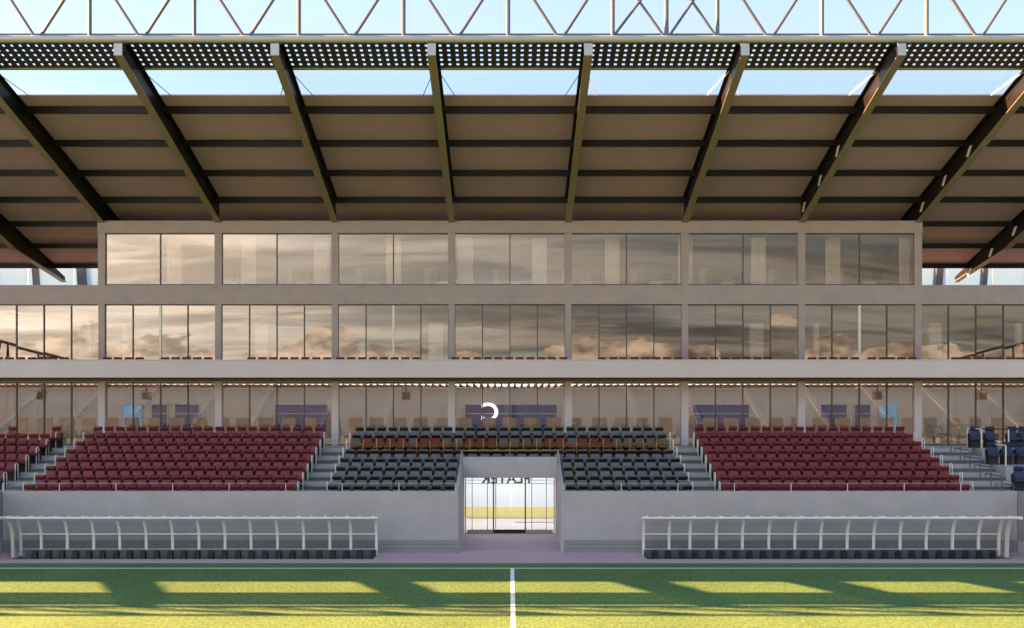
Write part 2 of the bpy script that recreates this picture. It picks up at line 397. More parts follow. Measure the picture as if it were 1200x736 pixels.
def text_mesh(body, size, ex, mat_, bold=0.):
    cu = bpy.data.curves.new('lettering', 'FONT'); cu.body = body; cu.size = size; cu.extrude = ex; cu.align_x = 'CENTER'; cu.offset = bold
    o = bpy.data.objects.new('lettering', cu); C.objects.link(o); bpy.context.view_layer.update()
    me = bpy.data.meshes.new_from_object(o.evaluated_get(bpy.context.evaluated_depsgraph_get()))
    bpy.data.objects.remove(o); me.materials.clear(); me.materials.append(M[mat_]); return me
o = link('lettering_sign', text_mesh('PLAYER', .62, .02, 'sign_brown', .012), None, (.0, 38.3, 2.12)); o.rotation_euler = (PI/2, 0, PI)
me = o.data; w = max(v.co.x for v in me.vertices)-min(v.co.x for v in me.vertices); o.scale = (2.16/w, 1, 1); o.location.x = X(593.4, 38.3)
tag(o, 'brown PLAYER lettering seen from behind above the tunnel doors', 'sign')

# ------------------------------------------------------------------ grandstand building
FD = 41.0; BAY = 136.8*FD/F
fx = lambda p: X(p, FD)
fz = lambda p: Z(p, FD)
B = thing('grandstand_building', 'brown rendered three-storey stand building with bronze glazed fronts', 'building')
XE = 30.5
col_x = [BAY*(i+.5) for i in range(-6, 6)]
z_l2t, z_l2b, z_l1t, z_g_t, z_con = fz(273), fz(334), fz(356.5), fz(447.5), 3.65
Z_L1 = 6.95                                        # balcony floor
# top fascia over the block
XB = 3.5*BAY+.2
MB().box(-XB, XB, FD, FD+.3, z_l2t, fz(258.5)).build('fascia', 'facade', B, bevel=.01)
for i, x in enumerate(col_x):
    if abs(x) < XB: MB().box(x-.17, x+.17, FD+.003, FD+.3, z_l2b, z_l2t).build('upper_column', 'facade', B)
MB().box(-XE, XE, FD-.012, FD+.32, z_l1t, z_l2b).build('spandrel', 'facade', B, bevel=.01)
for x in col_x:
    MB().box(x-.15, x+.15, FD+.002, FD+.3, Z_L1, z_l1t).build('middle_column', 'facade', B)
    MB().box(x-.16, x+.16, FD-.004, FD+.3, z_con+.002, z_g_t).build('lower_column', 'parapet', B)
# balcony: slab, parapet
BD = 39.2
zpt, zpb = Z(422, BD), Z(442.5, BD)
MB().box(-XE, XE, BD, BD+.16, zpb, zpt).build('balcony_parapet', 'parapet', B, bevel=.012)
MB().box(-XE, XE, BD-.02, BD+.18, zpt+.001, zpt+.03).build('parapet_coping', 'parapet', B)
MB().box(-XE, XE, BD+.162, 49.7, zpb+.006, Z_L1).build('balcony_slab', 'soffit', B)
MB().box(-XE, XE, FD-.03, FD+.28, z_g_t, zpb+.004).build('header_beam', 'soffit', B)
MB().box(-XE, XE, FD-.045, FD-.032, z_g_t-.01, z_g_t+.04).build('light_trim', 'tan', B)
# upper slabs, room shells
MB().box(-XE, XE, FD+.322, 49.2, z_l1t+.15, 10.95).build('upper_floor_slab', 'room_floor', B)
MB().box(-XB, XB, FD+.302, 44.7, 13.78, 13.90).build('upper_ceiling', 'room_white', B)
MB().box(-XB, XB, 44.7, 44.8, 10.96, 13.9).build('upper_back_wall', 'room_wall', B)
for s in (-1,1):
    a,b = sorted((s*(XB-.12), s*(XB-.01))); MB().box(a,b,FD+.305,44.69,10.96,13.775).build('upper_end_wall', 'facade', B)
MB().box(-XE, XE, 47.0, 47.1, Z_L1+.001, z_l1t+.149).build('middle_back_wall', 'room_wall', B)
MB().box(-XE, XE, 49.5, 49.6, 3.66, zpb+.004).build('hall_back_wall', 'room_wall', B)
MB().box(-XE, XE, FD-.0, 50, 3.44, 3.648).build('hall_floor', 'room_floor', B)
m = MB()
x = -XE
while x < XE: m.box(x, x+.12, FD+.35, 47.5, 6.42, 6.56); x += .33
tag(m.build('ceiling_slats', 'slat', B), kind='stuff')
for i in range(6):
    y = 44.0+i*.85
    MB().box(-XE, XE, y-.10, y+.10, 6.585, 6.605).build('ceiling_light_strip', 'hall_lamp', B)
for s in (-1,1):
    a,b = sorted((s*(XE+.002), s*(XE+.15)))
    MB().box(a,b,FD-.01,49.7,3.45,zpb).build('hall_end_wall', 'facade', B); MB().box(a,b,FD-.01,49.2,Z_L1,10.94).build('middle_end_wall', 'facade', B)
    a,b = sorted((s*XB, s*XE)); MB().box(a,b,FD+.33,49.0,10.953,10.962).build('deck_surface', 'deck', B)
# glazing: each bay a window with its panes and mullions
def window(i, z0, z1, panes, light_m=None, frame_m='mullion'):
    x0 = BAY*i-BAY/2+.16; x1 = BAY*i+BAY/2-.16
    w = part_group('window', B)
    MB().box(x0,x1,FD+.06,FD+.16,z1-.05,z1-.002).build('top_rail', frame_m, w)
    MB().box(x0,x1,FD+.06,FD+.16,z0+.002,z0+.05).build('bottom_rail', frame_m, w)
    for j in range(panes):
        a = x0+(x1-x0)*j/panes; b = x0+(x1-x0)*(j+1)/panes
        hx_, hz_ = (b-a)/2-.012, (z1-z0)/2-.052
        o_ = MB().box(-hx_,hx_,-.006,.006,-hz_,hz_).build('pane', 'bronze_glass', w, loc=((a+b)/2, FD+.106, (z0+z1)/2))
        o_.rotation_euler = (R(random.uniform(-.10,.10)), 0, R(random.uniform(-.14,.14)))     # no two panes hang quite true
        if j:
            hw = .05 if light_m == j else .022
            MB().box(a-hw,a+hw,FD+.055,FD+.165,z0+.051,z1-.051).build('mullion', 'white_frame' if light_m == j else frame_m, w)
for i in range(-3, 4): window(i, z_l2b, z_l2t, 2)
LM = {-3:2, -1:2, 3:2, 1:None}
for i in range(-5, 6): window(i, Z_L1, z_l1t, 4, LM.get(i))
for i in range(-5, 6): window(i, z_con, z_g_t, 4)
# open upper deck beside the block: white sheets and grey posts at its back
for s in (-1,1):
    for j in range(6):
        x0 = s*(19.6+2.6*j); a,b = sorted((x0, x0+s*2.55))
        MB().box(a,b,49.02,49.05,10.96,13.7).build('white_sheet', 'white_sheet', B)
    for j in range(6):
        xx = s*(19.6+2.6*j+1.9)
        MB().tube([(xx,48.9,10.96),(xx+s*.2,48.9,13.6)], .28 if j%2 else .2, 4).build('deck_post', 'steel_grey', B)
    a,b = sorted((s*XB, s*XE)); MB().box(a, b, 47.0, 47.2, 10.964, 10.99).build('deck_kerb', 'concrete', B)

# ------------------------------------------------------------------ roof
def roofZ(D): return H+23.49-.344*D
ROOF = thing('stand_roof', 'sloping cantilever stand roof with brown sheets on dark steel rafters', 'roof')
raf = [BAY*(i+.5) for i in range(-6, 6)]
ext = [raf[0]-8.2*(i+1) for i in range(8)]
XL = ext[-1]; XR = raf[-1]
def rafter(x, end):
    prof = [(30.55,18.03)]
    zb = lambda D: 18.03-(D-30.55)*.361
    if end > 43.4: prof += [(43.4,13.39),(48.3,12.42),(48.3,12.69)]
    else: prof += [(end, zb(end)), (end, roofZ(end)-.012)]
    prof += [(31.0, roofZ(31)-.012), (31.0,18.42), (30.55,18.42)]
    r = MB().prism(prof, x-.06, x+.06).build('rafter', 'steel_dark', ROOF)
    fl = [(30.55,18.03)]+([(43.4,13.39),(48.3,12.42)] if end > 43.4 else [(end, zb(end))])
    MB().strip(fl, x-.15, x+.15, -.035).build('bottom_flange', 'flange', r)
    te = end if end < 43 else 47.0
    MB().prism([(31.1,roofZ(31.1)-.013),(te,roofZ(te)-.013),(te,roofZ(te)-.045),(31.1,roofZ(31.1)-.045)], x-.19, x+.19).build('top_flange', 'steel_dark', r)
    MB().box(x-.15, x+.15, 30.52, 30.548, 18.0, 18.42).build('end_plate', 'steel_pale', r)
    return r
for x in raf: rafter(x, 48.3 if abs(x) > 19 else FD-.005)
for x in ext: rafter(x, 48.3)
PD = [34.4+2.075*k for k in range(7)]
allx = sorted(ext+raf)
for a, b in zip(allx[:-1], allx[1:]):
    big = b <= raf[0]+.01
    over = abs(a+b)/2 < XB
    for k, D in enumerate(PD):
        if over and D > 41: continue
        z = roofZ(D)
        if not big or k == 0:
            p = MB().box(a+.065, b-.065, D-.075, D+.075, z-.26, z-.012).build('purlin', 'steel_dark', ROOF)
            MB().box(a+.16, b-.16, D-.09, D-.0755, z-.27, z-.245).build('lower_lip', 'steel_dark', p)
            if a > 4 and 0 < k and not big:            # white plates added to imitate sun glints on the rafters' left faces
                MB().prism([(D-.34,z-.30),(D-.16,z-.31),(D+.10,z-.68),(D-.06,z-.72)], b-.09, b-.0615).build('glint_plate', 'white_frame', ROOF)
    cuts = [33.76]+PD[1:]+[47.0] if not big else [33.76, 41, 47.0]
    for c0, c1 in zip(cuts[:-1], cuts[1:]):
        MB().prism([(c0+.008,roofZ(c0+.008)),(c1-.008,roofZ(c1-.008)),(c1-.008,roofZ(c1-.008)+.05),(c0+.008,roofZ(c0+.008)+.05)], a+.005, b-.005).build('roof_panel', 'roof_sheet', ROOF)
    MB().prism([(32.42,roofZ(32.42)),(33.75,roofZ(33.75)),(33.75,roofZ(33.75)+.012),(32.42,roofZ(32.42)+.012)], a+.02, b-.02).build('glazing_panel', 'roof_glass', ROOF)
    # walkway grating
    m = MB()
    g0, g1 = 31.05, 32.2
    n = 6
    for j in range(n):
        D = g0+(g1-g0)*(j+.0)/(n-1); m.box(a+.09, b-.09, D-.07, D+.07, roofZ(D)-.03, roofZ(D)+.02)
    cnt = max(2, int((b-a)/.30))
    for j in range(cnt+1):
        x = a+.1+(b-a-.2)*j/cnt; m.prism([(g0,roofZ(g0)-.045),(g1,roofZ(g1)-.045),(g1,roofZ(g1)+.0),(g0,roofZ(g0)+.0)], x-.095, x+.095)
    tag(m.build('walkway_grating', 'grating', ROOF), kind='stuff')
    MB().tube([(a+.07,32.33,Z(79.5,32.33)),(b-.07,32.33,Z(79.5,32.33))], .085, 10).build('eaves_pipe', 'pipe', ROOF, smooth=True)
    # slack tie rods crossing the glazed strip
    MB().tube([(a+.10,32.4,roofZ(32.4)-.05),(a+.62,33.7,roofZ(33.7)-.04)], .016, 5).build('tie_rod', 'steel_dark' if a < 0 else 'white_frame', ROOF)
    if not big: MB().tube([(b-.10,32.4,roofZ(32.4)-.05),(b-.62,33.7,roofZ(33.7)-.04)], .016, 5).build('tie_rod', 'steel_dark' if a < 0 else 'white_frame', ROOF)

# front truss
TD = 30.78
TR = thing('roof_truss', 'long grey tubular steel truss along the roof front edge', 'truss')
tz = lambda p: Z(p, TD); txp = lambda p: X(p, TD)
zc = tz(45.8); MOD = 122.6*TD/F; ztop = tz(-45)
MB().tube([(XL,TD,zc),(XR,TD,zc)], .125, 14).build('bottom_chord', 'steel_pale', TR, smooth=True)
MB().tube([(XL,TD,ztop),(XR,TD,ztop)], .11, 10).build('top_chord', 'steel_grey', TR, smooth=True)
MB().box(XL, XR, TD+.45, TD+.55, tz(41.5)+.1, tz(37.5)+.14).build('gutter', 'steel_grey', TR)
vx0 = txp(595.6)
def pipe(a, b, r, nm, sh=None):
    (MB().tube([a,b], r, 8)).build(nm, 'steel_grey', TR, smooth=True)
i0 = int((XL-vx0)/MOD)
for i in range(i0, int((XR-vx0)/MOD)+1):
    x = vx0+i*MOD
    pipe((x,TD,zc+.1),(x,TD,ztop),.072,'vertical')
    if i == 1:                                      # the closely braced bay right of the middle
        pipe((txp(781),TD,zc+.1),(txp(781),TD,ztop),.08,'vertical')
        for (p,q,r_) in ((719,749.5,778),(784,811.5,839)):
            pipe((txp(p),TD,zc+.1),(txp(q),TD,tz(2)),.05,'diagonal'); pipe((txp(q),TD,tz(2)),(txp(r_),TD,zc+.1),.05,'diagonal')
            pipe((txp(q),TD,tz(2)),(txp(p),TD,ztop),.05,'diagonal'); pipe((txp(q),TD,tz(2)),(txp(r_),TD,ztop),.05,'diagonal')
    else:
        xm = x+MOD/2
        pipe((xm-.11,TD,zc+.1),(x+.04,TD,ztop),.055,'diagonal'); pipe((xm+.11,TD,zc+.1),(x+MOD-.04,TD,ztop),.055,'diagonal')

# ------------------------------------------------------------------ seats
def bm_box(x0,x1,y0,y1,z0,z1): return MB().box(x0,x1,y0,y1,z0,z1)
def seat_meshes(style):
    if style == 'red': back, head, pan = 'red_vinyl', 'red_shade', 'red_vinyl'
    elif style == 'black': back, head, pan = 'grey_vinyl', 'black_vinyl', 'grey_vinyl'
    else: back, head, pan = 'blue_vinyl', 'blue_vinyl', 'blue_vinyl'
    def tapered(prof, z0, z1, w0, w1):             # (y, z) section, half width w0 at height z0 to w1 at z1
        wd = lambda z: w0+(w1-w0)*min(1, max(0, (z-z0)/(z1-z0))); n = len(prof)
        return MB().add([(-wd(z),y,z) for y,z in prof]+[(wd(z),y,z) for y,z in prof],
                        [tuple(range(n)), tuple(range(n,2*n))[::-1]]+[(i, n+i, n+(i+1)%n, (i+1)%n) for i in range(n)])
    b = tapered([(-.075,.40),(-.07,.52),(-.035,.66),(.0,.765),(.07,.765),(.06,.6),(.05,.40)], .42, .76, .225, .180).mesh('backrest', back, bevel=.016, seg=2, smooth=True)
    hp = [(-.005,.775),(-.055,.855),(-.06,.90),(-.03,.945),(.02,.96),(.085,.945),(.09,.88),(.07,.775)]
    h = MB().prism(hp, -.182, .182).mesh('headrest', back, bevel=.014, seg=2, smooth=True)
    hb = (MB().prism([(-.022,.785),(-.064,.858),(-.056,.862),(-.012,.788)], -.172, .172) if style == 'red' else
          MB().prism([(-.024,.77),(-.068,.855),(-.072,.905),(-.055,.905),(-.010,.77)], -.180, .180)).mesh('headrest_band', head)  # on red seats this band imitates shade on the down-facing front
    p = MB().prism([(-.44,.40),(-.43,.46),(-.28,.475),(-.08,.45),(-.08,.36),(-.40,.35)], -.205, .205).mesh('seat_pan', pan, bevel=.015, seg=2, smooth=True)
    base = MB().box(-.16,.16,-.12,.05,.0,.35).box(-.25,.25,.075,.10,.0,.66).mesh('pedestal', 'seat_base')
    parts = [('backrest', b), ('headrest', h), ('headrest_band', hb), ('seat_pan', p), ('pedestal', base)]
    am = MB().box(-.266,-.238,-.30,.04,.50,.55).box(-.264,-.240,-.14,.03,.08,.50).mesh('armrest', 'tan', bevel=.006)
    if style == 'black': parts.append(('armrest', am))
    if style == 'blue':
        for s in (-1,1):
            a = MB().tube([(s*.26,.02,.42),(s*.27,.0,.60),(s*.27,-.22,.63),(s*.27,-.34,.60),(s*.26,-.30,.38)], .022, 6).mesh('armrest', 'seat_base'); parts.append(('armrest', a))
    return parts
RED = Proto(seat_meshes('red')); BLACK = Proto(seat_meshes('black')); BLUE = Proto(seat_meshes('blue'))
def red_block(x0, n, pitch, where):
    for k in range(2, 9):
        for j in range(n):
            x = x0+pitch*j
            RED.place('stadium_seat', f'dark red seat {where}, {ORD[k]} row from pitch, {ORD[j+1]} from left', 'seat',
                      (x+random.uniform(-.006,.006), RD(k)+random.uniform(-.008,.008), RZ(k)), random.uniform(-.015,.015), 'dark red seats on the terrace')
red_block(-18.65, 21, .501, 'left of tunnel')
red_block(8.57, 19, .505, 'right of tunnel')
front_row = MB()
def add_mesh(mb, me, loc):
    mb.add([(v.co.x+loc[0], v.co.y+loc[1], v.co.z+loc[2]) for v in me.vertices], [tuple(p.vertices) for p in me.polygons])
for x0, n, pt in ((-18.65,21,.501),(8.57,19,.505)):
    for j in range(n):
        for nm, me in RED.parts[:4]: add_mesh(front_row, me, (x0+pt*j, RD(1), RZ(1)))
tag(front_row.build('front_row_seating', 'red_vinyl', smooth=True), 'front row of dark red seats half hidden behind the pitch wall', 'seats', kind='stuff')
wing = {8:[-20.52,-22.5], 7:[-20.62,-21.12,-21.62,-22.12,-22.62], 6:[-20.65,-21.15,-21.65,-22.15], 5:[-20.68,-21.18,-21.68], 4:[-20.7,-21.2], 3:[-20.72]}
for k, xs in wing.items():
    for j, x in enumerate(xs):
        RED.place('stadium_seat', f'dark red seat beyond far left stairs, {ORD[k]} row from pitch, {ORD[j+1]} from stairs', 'seat', (x, RD(k), RZ(k)), R(6), 'dark red seats on the terrace')
# dark seats in the middle
for k in (8, 7, 5):
    n = 28 if k > 5 else 27; x0 = -6.8; pitch = 13.55/(n-1)
    for j in range(n):
        x = x0+pitch*j
        if k == 5 and False: continue
        r = BLACK.place('padded_seat', f'black and grey padded seat, middle block, {ORD[k]} row from pitch, {ORD[j+1]} from left', 'seat',
                        (x, RD(k), RZ(k)), random.uniform(-.012,.012), 'black and grey seats in the middle')
        if k == 7 and j in (1,2,3,4,6,7,10,11,12,17,18,20,21,22):
            for ch in r.children:
                if ch.name.split('.')[0] == 'backrest': ch.data = RED.parts[0][1]
for k in range(1, 5):
    for s, side in ((-1,'left'), (1,'right')):
        n = 10
        for j in range(n):
            x = s*(2.36+.502*j)
            BLACK.place('padded_seat', f'black and grey padded seat {side} of tunnel, {ORD[k]} row from pitch, {ORD[j+1]} from tunnel', 'seat',
                        (x, RD(k), RZ(k)), random.uniform(-.012,.012), 'black and grey seats in the middle')
# balcony seats
tops = [(q/3) for q in (-6,32,72,113,147,185,225,377,414,452,490,580,617,655,693,732,884,922,960,998,1035,1073,1112,1150)]
tops += [400+q/3 for q in (-4,35,73,111,150,187,225,263,400,439,478,515,552,590,627,665,703,740,780,916,957,992,1030,1068,1107,1145,1185)]
tops += [800+q/3 for q in (37,73,111,149,187,225,263,300,455,492,530,567,605,665,705,733,770,808,960,1000,1040,1080,1115,1155,1190)]
bal = Proto([(n, m) for n, m in RED.parts if n in ('backrest','headrest','seat_pan','pedestal')])
for j, p in enumerate(sorted(tops)):
    lab = f'dark red balcony seat showing above the parapet, {ORD[j+1] if j < 28 else ""} from the left' if j < 28 else \
          (f'dark red balcony seat showing above the parapet, {ORD[len(tops)-j]} from the right' if len(tops)-j <= 28 else f'dark red balcony seat near the middle, {ORD[j-27]} after the leftmost twenty-eight')
    bal.place('balcony_seat', lab, 'balcony seat', (X(p,39.8), 39.8, Z(418.6,39.8)-.955), 0, 'dark red seats along the balcony')
# blue seats on the right platforms
for lev, (y, z, lst) in enumerate(((39.0,3.655,(1142,1160,1186,1199)),(36.9,3.06,(1163,1180,1196)),(34.6,2.2,(1194,)))):
    for j, p in enumerate(lst):
        BLUE.place('blue_seat', f'blue seat with black arms on the {("top","middle","lowest")[lev]} right platform, {ORD[j+1]} from the stairs', 'seat', (X(p,y), y, z), R(-14), 'blue seats on the right platforms')

# ------------------------------------------------------------------ railings
def wall_railing(x0, x1, label):
    t = thing('wall_railing', label, 'railing')
    MB().tube([(x0,33.12,2.62),(x1,33.12,2.62)], .010, 6).build('rail', 'steel_pale', t)
    x = x0
    while x <= x1+.01:
        MB().tube([(x,33.12,WT),(x,33.12,2.62)], .014, 6).build('post', 'white_frame', t); x += 2.17
wall_railing(-17.28-2.17, -2.1, 'thin steel railing on the wall left of the tunnel')
wall_railing(2.1, 19.3, 'thin steel railing on the wall right of the tunnel')
hoop = MB().tube([(0,-.10,0),(0,-.10,.64),(0,-.08,.69),(0,-.04,.71),(0,.04,.71),(0,.08,.69),(0,.10,.64),(0,.10,0)], .019, 7).mesh('handrail_hoop', 'white_frame', smooth=True)
for x, lab in ((-20.45,'outer side of the far left stairs'),(-19.22,'inner side of the far left stairs'),(-8.38,'left side of the stairs left of the tunnel'),(-7.22,'right side of the stairs left of the tunnel'),
               (7.22,'left side of the stairs right of the tunnel'),(8.30,'right side of the stairs right of the tunnel'),(18.28,'left side of the far right stairs')):
    for k in range(1, 9):
        tag(link('handrail_hoop', hoop, None, (x, RD(k)-.1, RZ(k))), f'white hoop handrail, {ORD[k]} row up, {lab}', 'handrail', 'white hoop handrails beside the stairs')
t = thing('stair_railing', 'grey steel railing climbing the far right stairs', 'railing')
for k in range(1, 9):
    MB().tube([(19.55,RD(k),RZ(k)),(19.55,RD(k),RZ(k)+.92)], .026, 7).build('post', 'steel_grey', t)
    MB().tube([(19.55,RD(k),RZ(k)+.92),(19.30,RD(k)+.75,RZ(k)+.95)], .026, 7).build('rail', 'steel_grey', t)
    if k < 8: MB().tube([(19.30,RD(k)+.75,RZ(k)+.95),(19.30,RD(k)+.78,RZ(k+1)+.5)], .02, 7).build('drop', 'steel_grey', t)
for lev, (y, z, xa) in enumerate(((38.45,3.655,21.0),(36.05,3.06,20.7),(33.6,2.2,20.7))):
    t = thing('platform_railing', f'white post railing with dark top bar on the {("top","middle","lowest")[lev]} right platform', 'railing')
    MB().tube([(xa,y,z+.86),(25.5,y,z+.86)], .03, 6).build('top_bar', 'seat_base', t)
    for j in range(5): MB().tube([(xa+1.2*j,y,z),(xa+1.2*j,y,z+.84)], .028, 6).build('post', 'white_frame', t)
    MB().tube([(xa,y,z+.86),(xa,y+1.2,z+.86),(xa,y+1.2,z)], .026, 6).build('side_rail', 'white_frame', t)
# glass balustrade before the seventh row
t = thing('glass_balustrade', 'bronze tinted glass balustrade with brass posts across the middle block', 'balustrade')
n = 24; x0, x1 = -6.95, 6.95
for j in range(n):
    a = x0+(x1-x0)*j/n; b = x0+(x1-x0)*(j+1)/n
    MB().box(a+.012,b-.012,37.50,37.508,3.13,4.13).build('pane', 'rail_glass', t)
for j in range(0, n+1):
    a = x0+(x1-x0)*j/n; MB().box(a-.012,a+.012,37.49,37.522,3.06,4.13).build('post', 'brass', t)
MB().tube([(x0,37.506,3.60),(x1,37.506,3.60)], .02, 6).build('bottom_rail', 'brass', t)

# ------------------------------------------------------------------ dugouts
SEC = [(31.35,1.52),(31.55,1.515),(31.78,1.46),(31.98,1.33),(32.11,1.12),(32.19,.85),(32.21,.5),(32.21,.0)]
ribs_px = [24,48,78.5,109.5,140,171,202,233,263.5,294,325,355.7,386.5,411,441]
def dugout(sgn, label):
    t = thing('dugout', label, 'dugout')
    xs = [(p-VX)*32.2/F for p in ribs_px]
    if sgn > 0: xs = [-x for x in xs][::-1]
    e0, e1 = (-18.46, -4.80) if sgn < 0 else (4.80, 18.46)
    def rib(x, w):
        out = [(y,z) for y,z in SEC]; inn = [(y+.09,z-.0) if i < 1 else (y+.085, z+.03) for i,(y,z) in enumerate(SEC)]
        m = MB().strip(SEC, x-w, x+w, .075)
        return m.build('rib', 'dugout_frame', t)
    for x in xs: rib(x, .046)
    outer = e0+.06 if sgn < 0 else e1-.06
    m = MB().strip([(y-.28, z) for y,z in SEC[:-1]]+[(31.95,0)], outer-.055, outer+.055, .095); m.build('end_rib', 'dugout_frame', t)
    MB().tube([(e0,31.33,1.535),(e1,31.33,1.535)], .044, 10).build('front_pipe', 'dugout_frame', t, smooth=True)
    for z, y, r in ((.82,32.18,.026),(.26,32.19,.011)): MB().tube([(xs[0],y,z),(xs[-1],y,z)], r, 8).build('back_rail', 'dugout_frame', t, smooth=True)
    for a, b in zip(xs[:-1], xs[1:]):
        MB().strip([(y+.03,z+.03) for y,z in SEC], a+.05, b-.05, .012).build('shell_panel', 'poly_glass', t)
        c = (a+b)/2; MB().box(c-.06,c+.06,31.28,31.39,1.578,1.60).build('bracket', 'dugout_frame', t)
    for x in (xs[0] if sgn < 0 else xs[-1],):
        xo = x+(-.06 if sgn < 0 else .06)
        MB().add([(xo,y,z) for y,z in SEC]+[(xo,31.4,0)], [tuple(range(len(SEC)+1))]).build('end_pane', 'poly_glass', t)
    MB().box(e0+.3, e1-.3, 32.32, 32.40, 0, .06).build('foot_rail', 'dugout_frame', t)
dugout(-1, 'white ribbed curved clear dugout shelter left of the tunnel')
dugout(1, 'white ribbed curved clear dugout shelter right of the tunnel')
bk = MB().prism([(.10,.0),(.05,.30),(.07,.60),(.10,.74),(.14,.74),(.13,.3),(.16,.0)], -.247, .247).mesh('backrest', 'dugout_back', bevel=.02, seg=2, smooth=True)
bs = [MB().add([(-.02,.085,.02),(.242,.085,.02),(.242,.055,.72),(.05,.055,.72),(-.01,-.03,.10),(.235,-.05,.10),(.235,.02,.70),(.06,.02,.70)],
               [(0,1,2,3),(4,7,6,5),(0,4,5,1),(1,5,6,2),(2,6,7,3),(3,7,4,0)]).mesh('dark_side_wedge', 'dugout_side')]  # dark wedge added on the backrest imitates the shell's darker side beside its lit face
sp = MB().box(-.2,.2,-.32,.08,.28,.36).mesh('seat_pan', 'dugout_back', bevel=.02)
DS = Proto([('backrest', bk), ('dark_side_wedge', bs[0]), ('seat_pan', sp)])
for s, side in ((-1,'left'),(1,'right')):
    for j in range(26):
        x = s*(5.22+.502*j)
        DS.place('bucket_seat', f'black bucket seat in the {side} dugout, {ORD[j+1]} from the tunnel', 'seat', (x, 31.98, -.49), random.uniform(-.02,.02), 'black bucket seats in the dugouts')

# ------------------------------------------------------------------ rooms behind the glass
# top floor: white curtains, cabinets, desks with monitors
cp = []
for i in range(15): cp.append((-.36+.72*i/14, .05*(i%2)))
m = MB(); m.add([(x,y,0) for x,y in cp]+[(x,y,2.75) for x,y in cp], [(i,i+1,i+16,i+15) for i in range(14)])
curt = m.mesh('drape', 'curtain'); ctrack = MB().box(-.4,.4,-.01,.07,2.752,2.78).mesh('track', 'steel_pale')
CURT = Proto([('drape', curt), ('curtain_track', ctrack)])
for j, p in enumerate((204,291,376.5,461,545.5,632,717.5,803,888.5,976,1062)):
    CURT.place('curtain', f'white pleated curtain behind the top floor glass, {ORD[j+1]} from the left', 'curtain', (X(p,42.0), 42.0, 10.97), 0, 'white curtains on the top floor')
CAB = Proto([('carcass', MB().box(-.32,.32,-.2,.2,0,1.55).mesh('carcass','beige',bevel=.01)), ('door', MB().box(-.31,-.01,-.222,-.202,.04,1.52).mesh('door','beige',bevel=.004)),
             ('door', MB().box(.01,.31,-.222,-.202,.04,1.52).mesh('door','room_wall',bevel=.004))])
DESK = Proto([('desk_top', MB().box(-.75,.75,-.35,.35,.70,.74).mesh('desk_top','room_white')), ('pedestal', MB().box(-.73,-.15,-.33,.3,0,.698).mesh('pedestal','room_white')),
              ('leg', MB().box(.68,.73,-.33,.3,0,.698).mesh('leg','steel_grey')), ('modesty_panel', MB().box(-.15,.68,.25,.28,.2,.698).mesh('modesty_panel','room_wall'))])
MON = Proto([('screen', MB().box(-.27,.27,-.015,.015,.12,.46).mesh('screen','monitor')), ('stand', MB().box(-.03,.03,-.02,.05,0,.14).box(-.12,.12,-.08,.1,0,.012).mesh('stand','monitor'))])
for j in range(11):
    xc = -17.6+3.52*j
    CAB.place('tall_cabinet', f'tall beige cabinet at the top floor back wall, {ORD[j+1]} from the left', 'cabinet', (xc-.55, 44.4, 10.96), 0, 'tall cabinets on the top floor')
    DESK.place('desk', f'white office desk behind the top floor glass, {ORD[j+1]} from the left', 'desk', (xc+.7, 43.2, 10.96), 0, 'white desks on the top floor')
    MON.place('monitor', f'dark monitor on a top floor desk, {ORD[j+1]} from the left', 'monitor', (xc+.8, 43.25, 11.701), 0, 'monitors on the top floor desks')
# middle floor: white wall piers and wooden doors
for j, (p, wpx) in enumerate(((100,16),(147,6),(307,15),(511,17),(886,16),(956,6),(1095,14),(1193,6))):
    w = wpx*43.2/F/2
    o = MB().box(-w,w,-.12,.12,0,2.7).mesh('pier_face','room_white',bevel=.01)
    Proto([('pier_face', o), ('skirting', MB().box(-w-.01,w+.01,-.135,-.122,0,.1).mesh('skirting','beige'))]).place('white_pier', f'white pier behind the middle floor glass, {ORD[j+1]} from the left', 'pier', (X(p,43.2), 43.2, Z_L1+.002), 0, 'white piers on the middle floor')
for j, p in enumerate((137,541,905,1058)):
    Proto([('leaf', MB().box(-.5,.5,-.03,.03,0,2.05).mesh('leaf','wood')), ('frame', MB().box(-.57,-.502,-.05,.05,0,2.1).box(.502,.57,-.05,.05,0,2.1).box(-.57,.57,-.05,.05,2.1,2.17).mesh('frame','beige')),
           ('handle', MB().box(.36,.46,-.08,-.03,1.0,1.03).mesh('handle','steel_pale'))]).place('wooden_door', f'brown wooden door in the middle floor back wall, {ORD[j+1]} from the left', 'door', (X(p,46.9), 46.92, Z_L1+.002), 0, 'wooden doors on the middle floor')
# ground floor hall: blue windows, beige high-backed chairs, loudspeakers, a white letter
for j, (a, b, mm) in enumerate(((143,166,'blue_light'),(178,196,'blue_film'),(205,233,'blue_film'),(322,384,'blue_film'),(545,653,'blue_film'),(812,878,'blue_film'),(962,992,'blue_film'),(1002,1020,'blue_film'),(1031,1052,'blue_light'))):
    xa, xb = X(a,49.4), X(b,49.4)
    nP = max(1, round((xb-xa)/1.6)); w = thing('hall_window', f'blue filmed window in the back wall of the ground floor hall, {ORD[j+1]} from the left', 'window', (0,0,0), 0, 'blue windows in the hall')
    for q in range(nP):
        u = xa+(xb-xa)*q/nP; v = xa+(xb-xa)*(q+1)/nP
        MB().box(u+.02,v-.02,49.42,49.45,3.7,5.0).build('pane', mm, w); MB().box(u+.02,v-.02,49.42,49.45,5.04,5.54).build('pane', mm, w)
    MB().box(xa,xb,49.40,49.46,5.0,5.04).box(xa,xb,49.40,49.46,5.54,5.58).box(xa-.04,xa,49.40,49.46,3.66,5.58).box(xb,xb+.04,49.40,49.46,3.66,5.58).build('frame', 'mullion_light', w)
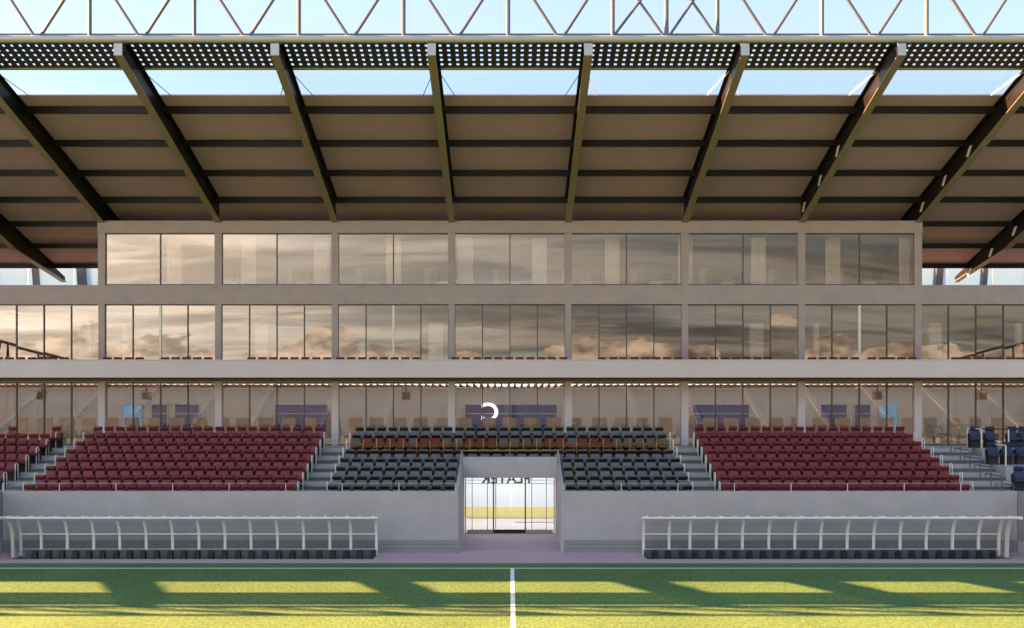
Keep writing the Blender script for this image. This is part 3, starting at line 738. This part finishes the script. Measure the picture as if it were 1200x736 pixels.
o = link('letter_sign', text_mesh('C', 1.45, .03, 'sign_white', .03), None, (X(574,49.2), 49.2, Z(493,49.2))); o.rotation_euler = (PI/2,0,PI)
tag(o, 'white back-to-front letter C on the blue hall window', 'sign')
HB = Proto([('backrest', MB().prism([(.0,.35),(-.02,1.0),(.06,1.28),(.10,1.28),(.08,.35)], -.36, .36).mesh('backrest','beige',bevel=.03,seg=2,smooth=True)),
            ('seat_pan', MB().box(-.34,.34,-.52,.06,.32,.46).mesh('seat_pan','beige',bevel=.03)), ('pedestal', MB().box(-.05,.05,-.28,-.18,.01,.32).box(-.25,.25,-.45,-.02,0,.02).mesh('pedestal','steel_pale'))])
hx = [26.0*i for i in range(-22, 23)]
for j, q in enumerate(hx):
    x = q*42.6/F
    n_ = ('left' if q < 0 else 'right'); r_ = abs(j-22)
    lab = 'beige high-backed chair in the hall straight behind the tunnel' if r_ == 0 else f'beige high-backed chair in the hall, {ORD[r_]} to the {n_} of the tunnel centre'
    HB.place('high_backed_chair', lab, 'chair', (x+random.uniform(-.05,.05), 42.6, 3.65), random.uniform(-.5,.5), 'beige chairs in the hall')
SPK = Proto([('cabinet', MB().box(-.20,.20,-.15,.15,-.42,0).mesh('cabinet','beige',bevel=.02)), ('bracket', MB().box(-.03,.03,-.03,.03,0,.40).mesh('bracket','steel_dark')), ('grille', MB().box(-.16,.16,-.162,-.152,-.38,-.04).mesh('grille','room_wall'))])
for j, p in enumerate((49,172,476,1028,1150)):
    SPK.place('loudspeaker', f'pale loudspeaker hanging in the ground floor hall, {ORD[j+1]} from the left', 'loudspeaker', (X(p,43.0), 43.0, Z(459,43.0)), 0, 'loudspeakers in the hall')

# ------------------------------------------------------------------ the far side of the ground, mirrored in the glass
OP = thing('opposite_terrace', 'stepped beige terrace across the pitch behind the viewer', 'terrace')
m = MB()
for k in range(19): m.box(-120, 120, -44-.9*(k+1), -44-.9*k, 0, 1.2+.44*k)
tag(m.build('terrace_rows', 'far_terrace', OP), kind='stuff')
for k in range(19):
    MB().box(-120, 120, -44-.9*k-.5, -44-.9*k-.2, 1.2+.44*k+.3, 1.2+.44*k+.36).build('bench', 'far_step', OP)
for i in range(-12, 13):
    m = MB()
    for k in range(38): m.box(i*9.5-.45, i*9.5+.45, -44-.45*(k+1)+.01, -43.9-.45*k, 0, 1.35+.22*k)
    m.build('aisle', 'far_aisle', OP)
for s, side in ((-1,'left'),(1,'right')):
    t = thing('lighting_truss', f'dark sloping lighting truss at the far {side} corner of the ground', 'truss')
    a = Vector((s*84,-50,16.2)); b = Vector((s*62,-50,10.4))
    MB().tube([a,b], .22, 8).build('boom', 'steel_dark', t)
    for q in (.1,.32,.54,.76):
        p = a.lerp(b, q); MB().tube([p,(p.x-.9,-50,0)], .11, 6).build('leg', 'steel_dark', t); MB().tube([p,(p.x+.9,-50,0)], .11, 6).build('leg', 'steel_dark', t)
    for q in (.25,.6):
        p = a.lerp(b, q); MB().box(p.x-.7,p.x+.7,-49.8,-49,p.z-1.3,p.z-.2).build('floodlight', 'steel_grey', t, bevel=.1)
